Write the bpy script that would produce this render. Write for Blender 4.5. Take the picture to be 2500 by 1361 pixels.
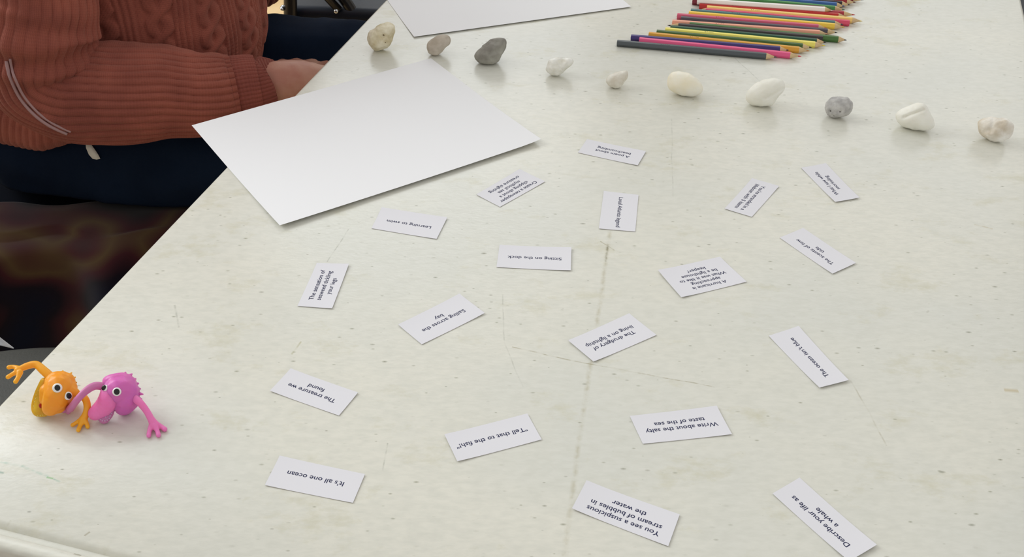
import bpy, bmesh, math, random
from mathutils import Vector, Matrix, noise
from mathutils.bvhtree import BVHTree

for o in list(bpy.data.objects): bpy.data.objects.remove(o)
S = bpy.context.scene
COL = S.collection
random.seed(7)

# ------------------------------------------------------------------ camera
FPX = 2712.0
TT = 0.740                                   # height of the table top
CAM = Vector((0, 0, 1.2888))
CX = Vector((0.99978674, 0.01231462, 0.01657793))
CU = Vector((-0.02065133, 0.596184, 0.80258218))
CF = Vector((0.0, 0.80275338, -0.59631117))
cd = bpy.data.cameras.new('camera'); cd.sensor_width = 36.0; cd.lens = 36.0*FPX/2500.0
cd.clip_start = 0.02; cd.clip_end = 60
cam = bpy.data.objects.new('camera', cd); COL.objects.link(cam)
M = Matrix.Identity(4)
for i in range(3):
    M[i][0] = CX[i]; M[i][1] = CU[i]; M[i][2] = -CF[i]; M[i][3] = CAM[i]
cam.matrix_world = M
S.camera = cam

# ------------------------------------------------------------------ world, window light, exposure
S.view_settings.view_transform = 'Standard'
S.view_settings.look = 'None'
S.view_settings.exposure = 0.0
S.view_settings.gamma = 1.0
S.view_settings.use_curve_mapping = False
w = bpy.data.worlds.new('world'); S.world = w; w.use_nodes = True
w.node_tree.nodes['Background'].inputs[0].default_value = (1.0, 0.985, 0.955, 1)
w.node_tree.nodes['Background'].inputs[1].default_value = 0.655

def area(name, loc, target, sx, sy, power, col):
    l = bpy.data.lights.new(name, 'AREA'); l.shape = 'RECTANGLE'; l.size = sx; l.size_y = sy
    l.energy = power; l.color = col
    o = bpy.data.objects.new(name, l); COL.objects.link(o); o.location = loc
    o.rotation_euler = (Vector(target)-Vector(loc)).to_track_quat('-Z', 'Y').to_euler()
    return o
area('window_light_far', (-0.75, 5.12, 2.85), (-0.3, 1.6, 0.6), 2.2, 1.5, 24, (0.92, 0.97, 1.0))
area('window_light_left', (-3.32, 2.3, 2.6), (-0.3, 0.9, 0.7), 2.0, 1.9, 92, (0.95, 0.98, 1.0))
area('window_light_far_right', (2.1, 5.12, 2.85), (1.2, 1.6, 0.6), 2.2, 1.5, 11, (0.93, 0.97, 1.0))
area('ceiling_light_panel', (-2.15, 3.3, 3.78), (-2.15, 3.3, 0), 1.4, 1.9, 17, (0.90, 0.96, 1.0))

# ------------------------------------------------------------------ helpers
def ray(px, py):
    return (CX*((px-1250)/FPX) - CU*((py-680.5)/FPX) + CF)
def at(px, py, z=TT):
    d = ray(px, py); return CAM + d*((z-CAM.z)/d.z)
def at_y(px, py, y):
    d = ray(px, py); return CAM + d*(y/d.y)
def s2l(c):
    return tuple(((x/255)/12.92 if x/255 <= .04045 else ((x/255+.055)/1.055)**2.4) for x in c)

def mat(name, rgb, rough=.6, spec=.5, metal=0, sss=0, sssr=(1, .6, .4), sss_scale=.005, trans=0, sheen=0,
        var=None, var_scale=20, bump=None, bump_scale=200, bump_dist=.001, coat=0):
    m = bpy.data.materials.new(name); m.use_nodes = True
    nt = m.node_tree; b = nt.nodes['Principled BSDF']
    c = s2l(rgb)
    b.inputs['Base Color'].default_value = (*c, 1)
    b.inputs['Roughness'].default_value = rough
    b.inputs['Specular IOR Level'].default_value = spec
    b.inputs['Metallic'].default_value = metal
    b.inputs['Transmission Weight'].default_value = trans
    b.inputs['Coat Weight'].default_value = coat
    if sss:
        b.inputs['Subsurface Weight'].default_value = sss
        b.inputs['Subsurface Radius'].default_value = sssr
        b.inputs['Subsurface Scale'].default_value = sss_scale
    if sheen:
        b.inputs['Sheen Weight'].default_value = sheen
        b.inputs['Sheen Roughness'].default_value = .5
    tc = nt.nodes.new('ShaderNodeTexCoord')
    if var:
        n = nt.nodes.new('ShaderNodeTexNoise'); n.inputs['Scale'].default_value = var_scale; n.inputs['Detail'].default_value = 4
        nt.links.new(tc.outputs['Object'], n.inputs['Vector'])
        r = nt.nodes.new('ShaderNodeValToRGB')
        r.color_ramp.elements[0].position = .36; r.color_ramp.elements[1].position = .64
        r.color_ramp.elements[0].color = (*s2l(var), 1); r.color_ramp.elements[1].color = (*c, 1)
        nt.links.new(n.outputs['Fac'], r.inputs['Fac']); nt.links.new(r.outputs['Color'], b.inputs['Base Color'])
    if bump:
        n = nt.nodes.new('ShaderNodeTexNoise'); n.inputs['Scale'].default_value = bump_scale; n.inputs['Detail'].default_value = 3
        nt.links.new(tc.outputs['Object'], n.inputs['Vector'])
        bp = nt.nodes.new('ShaderNodeBump'); bp.inputs['Strength'].default_value = bump; bp.inputs['Distance'].default_value = bump_dist
        nt.links.new(n.outputs['Fac'], bp.inputs['Height']); nt.links.new(bp.outputs['Normal'], b.inputs['Normal'])
    return m

def tag(o, label=None, cat=None, group=None, kind=None):
    if label: o['label'] = label
    if cat: o['category'] = cat
    if group: o['group'] = group
    if kind: o['kind'] = kind
    return o
def empty(name, loc, rz=0):
    o = bpy.data.objects.new(name, None); COL.objects.link(o)
    o.location = loc; o.rotation_euler = (0, 0, rz); o.empty_display_size = .02
    return o
def wmat(o):
    m = Matrix.Translation(o.location) @ o.rotation_euler.to_matrix().to_4x4()
    return wmat(o.parent) @ m if o.parent else m
def mesh(name, verts, faces, m, parent=None, smooth=True, world=False, origin=None):
    """one mesh object; world=True: verts are in world space and are brought into the parent's space"""
    me = bpy.data.meshes.new(name)
    if world and parent is not None:
        inv = wmat(parent).inverted(); verts = [inv @ Vector(v) for v in verts]
    elif origin is not None:
        verts = [Vector(v)-Vector(origin) for v in verts]
    me.from_pydata([tuple(v) for v in verts], [], faces); me.update()
    me.materials.append(m)
    if smooth:
        me.polygons.foreach_set('use_smooth', [True]*len(me.polygons))
    o = bpy.data.objects.new(name, me); COL.objects.link(o)
    if origin is not None: o.location = origin
    if parent: o.parent = parent
    return o
def bm_geo(bm):
    bm.verts.index_update()
    g = [v.co.copy() for v in bm.verts], [[v.index for v in f.verts] for f in bm.faces]
    bm.free(); return g
def box_geo(c, s, bev=0, rot=None, seg=2):
    bm = bmesh.new(); bmesh.ops.create_cube(bm, size=1)
    for v in bm.verts: v.co = Vector((v.co.x*s[0], v.co.y*s[1], v.co.z*s[2]))
    if bev: bmesh.ops.bevel(bm, geom=list(bm.edges), offset=bev, segments=seg, profile=.6, affect='EDGES')
    for v in bm.verts:
        if rot is not None: v.co = rot @ v.co
        v.co += Vector(c)
    return bm_geo(bm)
def join_geo(*gs):
    V, F_ = [], []
    for v, f in gs:
        k = len(V); V += list(v); F_ += [[i+k for i in q] for q in f]
    return V, F_
def catmull(pts, n):
    """pts: list of tuples (any length); returns n samples"""
    P = [pts[0]] + list(pts) + [pts[-1]]; out = []
    segs = len(pts)-1
    for i in range(n):
        t = i/(n-1)*segs; k = min(int(t), segs-1); t -= k
        a, b, c, d = P[k], P[k+1], P[k+2], P[k+3]
        out.append(tuple(.5*((2*b[j]) + (c[j]-a[j])*t + (2*a[j]-5*b[j]+4*c[j]-d[j])*t*t + (3*b[j]-a[j]-3*c[j]+d[j])*t**3) for j in range(len(b))))
    return out
def sweep_geo(pts, n, nu, disp=None, up=Vector((0, 0, 1)), caps=True, squash=1.0, uvs=None):
    """pts: (x,y,z,r). parallel frame tube with optional displacement disp(u 0..1, s metres, v 0..1)"""
    sm = catmull(pts, n) if n else pts
    n = len(sm); C = [Vector(p[:3]) for p in sm]
    T = [(C[min(i+1, n-1)]-C[max(i-1, 0)]).normalized() for i in range(n)]
    a = up - T[0]*up.dot(T[0]); a.normalize()
    V, F_ = [], []; s = 0; UV = []
    for i in range(n):
        if i:
            s += (C[i]-C[i-1]).length
            a = a - T[i]*a.dot(T[i]); a.normalize()
        b = T[i].cross(a)
        for j in range(nu):
            u = j/nu; th = u*2*math.pi
            r = sm[i][3] + (disp(u, s, i/(n-1)) if disp else 0)
            V.append(C[i] + a*(math.cos(th)*r) + b*(math.sin(th)*r*squash)); UV.append((u, s))
    for i in range(n-1):
        for j in range(nu):
            k = (j+1) % nu
            F_.append([i*nu+j, i*nu+k, (i+1)*nu+k, (i+1)*nu+j])
    if caps:
        F_.append([j for j in range(nu)][::-1]); F_.append([(n-1)*nu+j for j in range(nu)])
    if uvs is not None: uvs.extend(UV)
    return V, F_
def tube_geo(p, q, r, nu=12, r2=None):
    return sweep_geo([(*p, r), (*q, r if r2 is None else r2)], 0, nu, up=Vector((.31, .2, .9)))
_b = bmesh.new(); bmesh.ops.create_icosphere(_b, subdivisions=2, radius=1); ICO = bm_geo(_b)
def blob_mesh(chains, voxel, smooth=4, factor=.5, ell=()):
    """continuous organic surface from chains of spheres [(x,y,z,r), ...] (voxel remesh of their union)"""
    BV, BF = [], []
    def ball(c, r, sc=(1, 1, 1), R=None):
        k = len(BV)
        for q in ICO[0]:
            p = Vector((q.x*r*sc[0], q.y*r*sc[1], q.z*r*sc[2]))
            if R is not None: p = R @ p
            BV.append((p.x+c[0], p.y+c[1], p.z+c[2]))
        BF.extend([[i+k for i in fc] for fc in ICO[1]])
    for ch in chains:
        if len(ch) == 1: ball(ch[0][:3], ch[0][3]); continue
        L = sum((Vector(ch[i+1][:3])-Vector(ch[i][:3])).length for i in range(len(ch)-1))
        rm = min(p[3] for p in ch)
        n = max(3, int(L/(rm*.33)))
        for p in catmull(ch, min(n, 160)): ball(p[:3], p[3])
    for e in ell: ball(*e)
    me = bpy.data.meshes.new('tmp'); me.from_pydata(BV, [], BF); me.update()
    o = bpy.data.objects.new('tmp', me); COL.objects.link(o)
    r = o.modifiers.new('r', 'REMESH'); r.mode = 'VOXEL'; r.voxel_size = voxel; r.use_smooth_shade = True
    if smooth:
        s = o.modifiers.new('s', 'SMOOTH'); s.iterations = smooth; s.factor = factor
    dg = bpy.context.evaluated_depsgraph_get(); dg.update()
    ev = bpy.data.meshes.new_from_object(o.evaluated_get(dg), depsgraph=dg)
    V = [v.co.copy() for v in ev.vertices]; F_ = [list(p.vertices) for p in ev.polygons]
    bpy.data.objects.remove(o); bpy.data.meshes.remove(me); bpy.data.meshes.remove(ev)
    return V, F_
def ball_geo(c, sc, R=None, sub=3):
    bm = bmesh.new(); bmesh.ops.create_icosphere(bm, subdivisions=sub, radius=1)
    for v in bm.verts:
        p = Vector((v.co.x*sc[0], v.co.y*sc[1], v.co.z*sc[2]))
        if R is not None: p = R @ p
        v.co = p + Vector(c)
    return bm_geo(bm)
def add_uv(o, uvs, su=1.0):
    uvl = o.data.uv_layers.new(name='UVMap')
    for p in o.data.polygons:
        us = [uvs[v][0] for v in p.vertices if v < len(uvs)]
        wrap = us and max(us)-min(us) > .5
        for li, v in zip(p.loop_indices, p.vertices):
            u, s = uvs[v]
            if wrap and u < .5: u += 1
            uvl.data[li].uv = (u*su, s)

# ------------------------------------------------------------------ the floor
m_floor = mat('pale_oak', (232, 200, 150), rough=.38, var=(214, 180, 128), var_scale=6, bump=.1, bump_scale=60)
m_gap = mat('floor_gap', (120, 92, 62), rough=.8)
v, f = box_geo((0.2, 1.6, -.03), (7.0, 7.6, .06))
floor = tag(mesh('floor', v, f, m_gap, smooth=False), kind='structure')
fl_dir = math.radians(-20)
Rf = Matrix.Rotation(fl_dir, 4, 'Z')
plank_me = None
for r in range(-13, 13):
    for c in range(-2, 3):
        c0 = Rf @ Vector((c*1.42 + (r % 3)*.47, r*.122, 0)) + Vector((-.2, 1.9, 0))
        if not (-2.6 < c0.x < 2.9 and -1.4 < c0.y < 4.6): continue
        if plank_me is None:
            v, f = box_geo((0, 0, .0085), (1.415, .119, .015), bev=.0015, seg=1)
            p = mesh('plank', v, f, m_floor, floor, smooth=False); plank_me = p.data
        else:
            p = bpy.data.objects.new('plank', plank_me); COL.objects.link(p); p.parent = floor
        p.location = c0; p.rotation_euler = (0, 0, fl_dir)
FZ = .016

# ------------------------------------------------------------------ walls with the tall windows the daylight comes from
m_wall = mat('painted_wall', (226, 222, 210), rough=.85, var=(222, 218, 206), var_scale=3)
m_frame = mat('white_frame', (236, 236, 232), rough=.45)
def wall(name, origin, ax, length, h, win, t=.12, win2=None):
    """win: (a0, a1, z0, z1) opening; ax: unit direction of the wall"""
    n = Vector((-ax.y, ax.x, 0)); R = Matrix((ax, n, Vector((0, 0, 1)))).transposed()
    a0, a1, z0, z1 = win; gs = []
    spans = [(0, a0, 0, h), (a1, win2[0] if win2 else length, 0, h), (a0, a1, 0, z0), (a0, a1, z1, h)]
    if win2: spans += [(win2[0], win2[1], 0, z0), (win2[0], win2[1], z1, h), (win2[1], length, 0, h)]
    for c0, c1, e0, e1 in spans:
        g = box_geo(((c0+c1)/2, t/2, (e0+e1)/2), (c1-c0, t, e1-e0)); gs.append(([R @ p + origin for p in g[0]], g[1]))
    def frame(a0, a1):
        fr = []
        for c, sz in ((((a0+a1)/2, .05, z0+.03), (a1-a0, .07, .06)), (((a0+a1)/2, .05, z1-.03), (a1-a0, .07, .06)), ((a0+.03, .05, (z0+z1)/2), (.06, .07, z1-z0-.12)),
                      ((a1-.03, .05, (z0+z1)/2), (.06, .07, z1-z0-.12)), (((a0+a1)/2, .05, (z0+z1)/2), (.05, .06, z1-z0-.12))):
            g = box_geo(c, sz); fr.append(([R @ p + origin for p in g[0]], g[1]))
        return join_geo(*fr)
    w_ = tag(mesh(name, *join_geo(*gs), m_wall, smooth=False), kind='structure')
    return w_, frame(a0, a1), (frame(*win2) if win2 else None)
w1, fr1, fr3 = wall('wall_far', Vector((-3.3, 5.2, 0)), Vector((1, 0, 0)), 7.0, 3.9, (1.4, 3.7, 2.05, 3.65), win2=(4.25, 6.55))
tag(mesh('window_1', *fr1, m_frame, smooth=False), kind='structure')
tag(mesh('window_3', *fr3, m_frame, smooth=False), kind='structure')
w2, fr2, _ = wall('wall_left', Vector((-3.42, -2.2, 0)), Vector((0, 1, 0)), 7.4, 3.9, (3.45, 5.55, 1.6, 3.6))
tag(mesh('window_2', *fr2, m_frame, smooth=False), kind='structure')

# ------------------------------------------------------------------ table
A0 = Vector((-0.36253, 0.57733)); D = Vector((0.25836, 0.96605)); N = Vector((0.96605, -0.25836)); W = .769
def tp(al, ac, z=0): q = A0 + D*al + N*ac; return Vector((q.x, q.y, z))
table = tag(empty('folding_table', tp(.8, W/2, FZ)), 'long white plastic folding table with scuffed pebbled top', 'table')

def table_material():
    m = bpy.data.materials.new('table_plastic'); m.use_nodes = True
    nt = m.node_tree; N_ = nt.nodes; L = nt.links; b = N_['Principled BSDF']
    def node(t, **k):
        n = N_.new(t)
        for a, x in k.items(): setattr(n, a, x)
        return n
    def math_(op, a, b_=None, c=None):
        n = node('ShaderNodeMath', operation=op)
        for i, x in enumerate((a, b_, c)):
            if x is None: continue
            if isinstance(x, (int, float)): n.inputs[i].default_value = x
            else: L.new(x, n.inputs[i])
        return n.outputs[0]
    geo = node('ShaderNodeNewGeometry'); pos = geo.outputs['Position']
    def mapped(scale, rz=0):
        mp = node('ShaderNodeMapping'); mp.inputs['Scale'].default_value = scale; mp.inputs['Rotation'].default_value = (0, 0, rz)
        L.new(pos, mp.inputs['Vector']); return mp.outputs[0]
    def mix(fac, c1, c2):
        n = node('ShaderNodeMix', data_type='RGBA')
        if isinstance(fac, float): n.inputs[0].default_value = fac
        else: L.new(fac, n.inputs[0])
        for i, c in ((6, c1), (7, c2)):
            if isinstance(c, tuple): n.inputs[i].default_value = (*s2l(c), 1)
            else: L.new(c, n.inputs[i])
        return n.outputs[2]
    # broad mottling: warm and cool patches of wear
    n1 = node('ShaderNodeTexNoise'); n1.inputs['Scale'].default_value = 5.5; n1.inputs['Detail'].default_value = 5; L.new(pos, n1.inputs['Vector'])
    r1 = node('ShaderNodeMapRange'); r1.inputs[1].default_value = .38; r1.inputs[2].default_value = .62; L.new(n1.outputs['Fac'], r1.inputs[0])
    col = mix(r1.outputs[0], (226, 224, 212), (219, 219, 210))
    n2 = node('ShaderNodeTexNoise'); n2.inputs['Scale'].default_value = 260; n2.inputs['Detail'].default_value = 3
    L.new(mapped((.45, 1, 1)), n2.inputs['Vector'])
    r2 = node('ShaderNodeMapRange'); r2.inputs[1].default_value = .35; r2.inputs[2].default_value = .7; r2.inputs[4].default_value = .5; L.new(n2.outputs['Fac'], r2.inputs[0])
    col = mix(r2.outputs[0], col, (208, 208, 197))
    n5 = node('ShaderNodeTexNoise'); n5.inputs['Scale'].default_value = 26; n5.inputs['Detail'].default_value = 7; n5.inputs['Roughness'].default_value = .7
    L.new(mapped((.6, 1, 1)), n5.inputs['Vector'])
    r5 = node('ShaderNodeMapRange'); r5.inputs[1].default_value = .56; r5.inputs[2].default_value = .74; r5.inputs[4].default_value = .75; L.new(n5.outputs['Fac'], r5.inputs[0])
    col = mix(r5.outputs[0], col, (202, 198, 172))
    # specks: two sizes of short dark flecks
    for sc, thr, dens, colr in ((110, .17, .18, (118, 118, 94)), (60, .06, .25, (90, 92, 74)), (190, .24, .35, (140, 140, 116)), (30, .035, .5, (104, 100, 72))):
        vo = node('ShaderNodeTexVoronoi'); vo.inputs['Scale'].default_value = sc; vo.inputs['Randomness'].default_value = 1
        L.new(mapped((.5, 1.0, 0), .15), vo.inputs['Vector'])
        sep = node('ShaderNodeSeparateColor'); L.new(vo.outputs['Color'], sep.inputs[0])
        keep = math_('GREATER_THAN', sep.outputs[0], dens)
        size = math_('MULTIPLY', sep.outputs[1], thr)
        mr = node('ShaderNodeMapRange'); L.new(vo.outputs['Distance'], mr.inputs[0]); mr.inputs[1].default_value = 0
        L.new(size, mr.inputs[2]); mr.inputs[3].default_value = 1; mr.inputs[4].default_value = 0
        k = math_('MULTIPLY', math_('MULTIPLY', mr.outputs[0], keep), math_('ADD', math_('MULTIPLY', sep.outputs[2], .7), .15))
        col = mix(k, col, colr)
    # scratches and scuffs with a place of their own on the top
    brk = node('ShaderNodeTexNoise'); brk.inputs['Scale'].default_value = 160; L.new(pos, brk.inputs['Vector'])
    brr = node('ShaderNodeMapRange'); brr.inputs[1].default_value = .4; brr.inputs[2].default_value = .62; L.new(brk.outputs['Fac'], brr.inputs[0])
    wob = node('ShaderNodeTexNoise'); wob.inputs['Scale'].default_value = 28; L.new(pos, wob.inputs['Vector'])
    wv = node('ShaderNodeVectorMath', operation='MULTIPLY_ADD'); L.new(wob.outputs['Color'], wv.inputs[0]); wv.inputs[1].default_value = (.003, .003, 0); L.new(pos, wv.inputs[2])
    pw = node('ShaderNodeVectorMath', operation='ADD'); L.new(wv.outputs[0], pw.inputs[0]); pw.inputs[1].default_value = (-.0015, -.0015, 0)
    def seg(a, c, wid, strength, colr, broken=True):
        nonlocal col
        d = c-a; ln = d.length; d = d/ln
        sub = node('ShaderNodeVectorMath', operation='SUBTRACT'); L.new(pw.outputs[0], sub.inputs[0]); sub.inputs[1].default_value = (a.x, a.y, 0)
        def dot(vx, vy):
            n = node('ShaderNodeVectorMath', operation='DOT_PRODUCT'); L.new(sub.outputs[0], n.inputs[0]); n.inputs[1].default_value = (vx, vy, 0); return n.outputs['Value']
        t = dot(d.x, d.y); s = math_('ABSOLUTE', dot(-d.y, d.x))
        m1 = node('ShaderNodeMapRange'); L.new(s, m1.inputs[0]); m1.inputs[1].default_value = 0; m1.inputs[2].default_value = wid; m1.inputs[3].default_value = strength; m1.inputs[4].default_value = 0
        inn = math_('MULTIPLY', math_('GREATER_THAN', t, 0.0), math_('LESS_THAN', t, ln))
        k = math_('MULTIPLY', m1.outputs[0], inn)
        if broken: k = math_('MULTIPLY', k, math_('ADD', math_('MULTIPLY', brr.outputs[0], .8), .2))
        col = mix(k, col, colr)
    br = (150, 140, 104); gy = (140, 142, 128)
    line = [(1492, 560), (1482, 610), (1466, 740), (1440, 905), (1408, 1120), (1378, 1361)]
    for i in range(5): seg(at(*line[i]), at(*line[i+1]), .0026, .5, (176, 168, 136))
    seg(at(1484, 598), at(1478, 640), .0014, .8, (120, 114, 84))
    seg(at(1250, 848), at(1400, 882), .0009, .65, br); seg(at(1400, 882), at(1745, 946), .0008, .75, (150, 140, 104))
    seg(at(1228, 720), at(1232, 840), .0008, .35, gy); seg(at(1232, 840), at(1278, 945), .0008, .35, gy)
    seg(at(1640, 290), at(1642, 480), .0008, .32, gy); seg(at(1793, 141), at(1862, 206), .0009, .45, gy)
    seg(at(2078, 930), at(2165, 1090), .0009, .4, br); seg(at(946, 1082), at(934, 1150), .0008, .5, gy)
    seg(at(1466, 590), at(1500, 612), .0008, .7, br)
    seg(at(850, 560), at(800, 640), .0008, .5, gy); seg(at(735, 835), at(712, 865), .0012, .6, (170, 166, 120))
    seg(at(426, 745), at(436, 800), .0012, .4, gy)
    seg(at(2450, 953), at(2485, 956), .0028, .6, (190, 170, 120), False)
    seg(at(2380, 548), at(2425, 560), .0014, .5, (180, 160, 110))
    seg(at(0, 1128), at(55, 1140), .0016, .55, (120, 176, 158)); seg(at(50, 1138), at(118, 1166), .0018, .62, (118, 176, 152))
    seg(at(114, 1167), at(130, 1170), .0012, .8, (120, 180, 110), False); seg(at(130, 1171), at(148, 1178), .0012, .7, (110, 168, 145))
    seg(at(-20, 1150), at(10, 1156), .0016, .7, (110, 150, 135))
    seg(at(15, 1281), at(27, 1272), .0012, .7, (165, 160, 130)); seg(at(183, 1349), at(200, 1354), .002, .8, (125, 122, 95), False)
    seg(at(206, 1309), at(219, 1299), .001, .6, (150, 140, 110), False)
    L.new(col, b.inputs['Base Color'])
    # pebbled relief
    n3 = node('ShaderNodeTexNoise'); n3.inputs['Scale'].default_value = 420; n3.inputs['Detail'].default_value = 2; L.new(mapped((.5, 1, 1)), n3.inputs['Vector'])
    n4 = node('ShaderNodeTexNoise'); n4.inputs['Scale'].default_value = 90; n4.inputs['Detail'].default_value = 2; L.new(mapped((.5, 1, 1)), n4.inputs['Vector'])
    h = math_('ADD', n3.outputs['Fac'], math_('MULTIPLY', n4.outputs['Fac'], 1.2))
    bp = node('ShaderNodeBump'); bp.inputs['Strength'].default_value = .45; bp.inputs['Distance'].default_value = .0002; L.new(h, bp.inputs['Height'])
    L.new(bp.outputs['Normal'], b.inputs['Normal'])
    b.inputs['Roughness'].default_value = .27; b.inputs['Specular IOR Level'].default_value = .5
    return m
m_table = table_material()
m_steel = mat('grey_steel', (120, 122, 125), rough=.4, metal=.8)

def table_top():
    # profile along the length (end lip with its shallow moulded groove), rounded at both long sides
    r = .006; th = .042
    prof = [(-.1120, -.020), (-.1118, -.004), (-.1108, -.0012), (-.1092, -.0002), (-.1072, 0.0), (-.1035, 0.0), (-.1022, -.0008), (-.1012, -.0036),
            (-.0990, -.0042), (-.0962, -.0040), (-.0946, -.0014), (-.0922, 0.0)]
    al = [(-.1130, -th)] + prof + [(x*.12, 0.0) for x in range(-0, 15)] + [(1.719, 0), (1.7245, -.001), (1.727, -.004), (1.728, -.02), (1.728, -th)]
    ac = [(-.0015, -th), (-.0015, -.012), (-.0012, -.006), (0.0, -.0022), (.0018, -.0004), (.0036, 0)] + [(.004+(W-.008)*i/6, 0) for i in range(1, 6)] + \
         [(W-.0036, 0), (W-.0018, -.0004), (W, -.0022), (W+.0012, -.006), (W+.0015, -.012), (W+.0015, -th)]
    V, F_ = [], []
    n = len(ac); CR = .035
    for a, za in al:
        for c, zc in ac:
            # rounded corners in plan
            aa, cc = a, c
            e0 = a+.113; e1 = 1.728-a; ea = min(e0, e1)
            if ea < CR:
                ins = CR-math.sqrt(max(0, CR*CR-(CR-ea)**2))
                cc = ins + (c)*(W-2*ins)/W
            V.append(tp(aa, cc, TT+min(za, zc) if (za > -th and zc > -th) else TT-th))
    for i in range(len(al)-1):
        for j in range(n-1):
            F_.append([i*n+j, i*n+j+1, (i+1)*n+j+1, (i+1)*n+j])
    per = [j for j in range(n)] + [i*n+n-1 for i in range(1, len(al))] + [(len(al)-1)*n+j for j in range(n-2, -1, -1)] + [i*n for i in range(len(al)-2, 0, -1)]
    # underside closed with its own ring of verts
    k = len(V); V += [V[i].copy() for i in per]; F_.append([k+i for i in range(len(per))])
    return V, F_
v, f = table_top()
top = mesh('tabletop', v, f, m_table, table, world=True, smooth=False)
for p in top.data.polygons: p.use_smooth = True
top.data.set_sharp_from_angle(angle=math.radians(50))
for al_ in (.10, 1.50):
    for ac_ in (.09, W-.09):
        g = tube_geo(tp(al_, ac_, TT-.045), tp(al_+(-.05 if al_ < 1 else .05), ac_, FZ), .0145)
        mesh('leg', *g, m_steel, table, world=True)
    g = tube_geo(tp(al_-.01 if al_ < 1 else al_+.01, .09, .52), tp(al_-.01 if al_ < 1 else al_+.01, W-.09, .52), .011)
    mesh('crossbar', *g, m_steel, table, world=True)

# ------------------------------------------------------------------ large sheets of paper
m_paper = mat('white_paper', (240, 240, 242), rough=.62, spec=.35)
m_card = mat('card_paper', (228, 227, 232), rough=.6, spec=.3)
def sheet(name, corners, zfun, label, n=24, thick=.00012, cat='paper', group=None):
    """corners: TL, TR, BR, BL world points on the table plane"""
    c = sum(corners, Vector())/4; c.z = TT
    V, F_ = [], []
    for side in (0, 1):
        for i in range(n+1):
            for j in range(n+1):
                u, t = j/n, i/n
                p = corners[0]*(1-u)*(1-t)+corners[1]*u*(1-t)+corners[2]*u*t+corners[3]*(1-u)*t
                V.append(Vector((p.x, p.y, TT+zfun(u, t)+(thick if side == 0 else 0))))
    m1 = n+1; o2 = m1*m1
    for i in range(n):
        for j in range(n):
            a = i*m1+j
            F_.append([a, a+m1, a+m1+1, a+1]); F_.append([o2+a, o2+a+1, o2+a+m1+1, o2+a+m1])
    for k in range(n):
        for a, b_ in ((k, k+1), (n*m1+k+1, n*m1+k), (k*m1+m1+0, k*m1), (k*m1+n, (k+1)*m1+n)):
            F_.append([a, b_, o2+b_, o2+a])
    o = mesh(name, V, F_, m_paper, origin=c); o.data.set_sharp_from_angle(angle=math.radians(30))
    return tag(o, label, cat, group)
# corners taken at the height each corner floats
zA = [.0004, .0004, .0034, .0036]
cA = [at(468, 306, TT+.0006), at(1052, 142, TT+.0006), at(1321, 343, TT+.0034), at(683, 551, TT+.0036)]
sheet('paper_sheet', cA, lambda u, t: .0004+(.0033 if t > .0 else 0)*max(0, (t-.35)/.65)**2*(.75+.25*abs(2*u-1)**2)+.0012*max(0, (u-.9)/.1)**2*t,
      'large blank white sheet overhanging the table edge in front of the person', group=None)
# far sheet, runs out of the picture
cB0 = at(1011, 93); cB1 = at(1549, 17, TT+.0006)
dB = (cB1-cB0); dB.z = 0; LB = dB.length; dB.normalize(); nB = Vector((-dB.y, dB.x, 0))
sheet('paper_sheet', [cB0+nB*.2159*1.0, cB0+nB*.2159+dB*.2794, cB0+dB*.2794, cB0], lambda u, t: .0004+.0012*max(0, (t-.6)/.4)**2,
      'blank white sheet at the far side of the table, behind the row of stones')
print('sheet B edge', LB)

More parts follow.
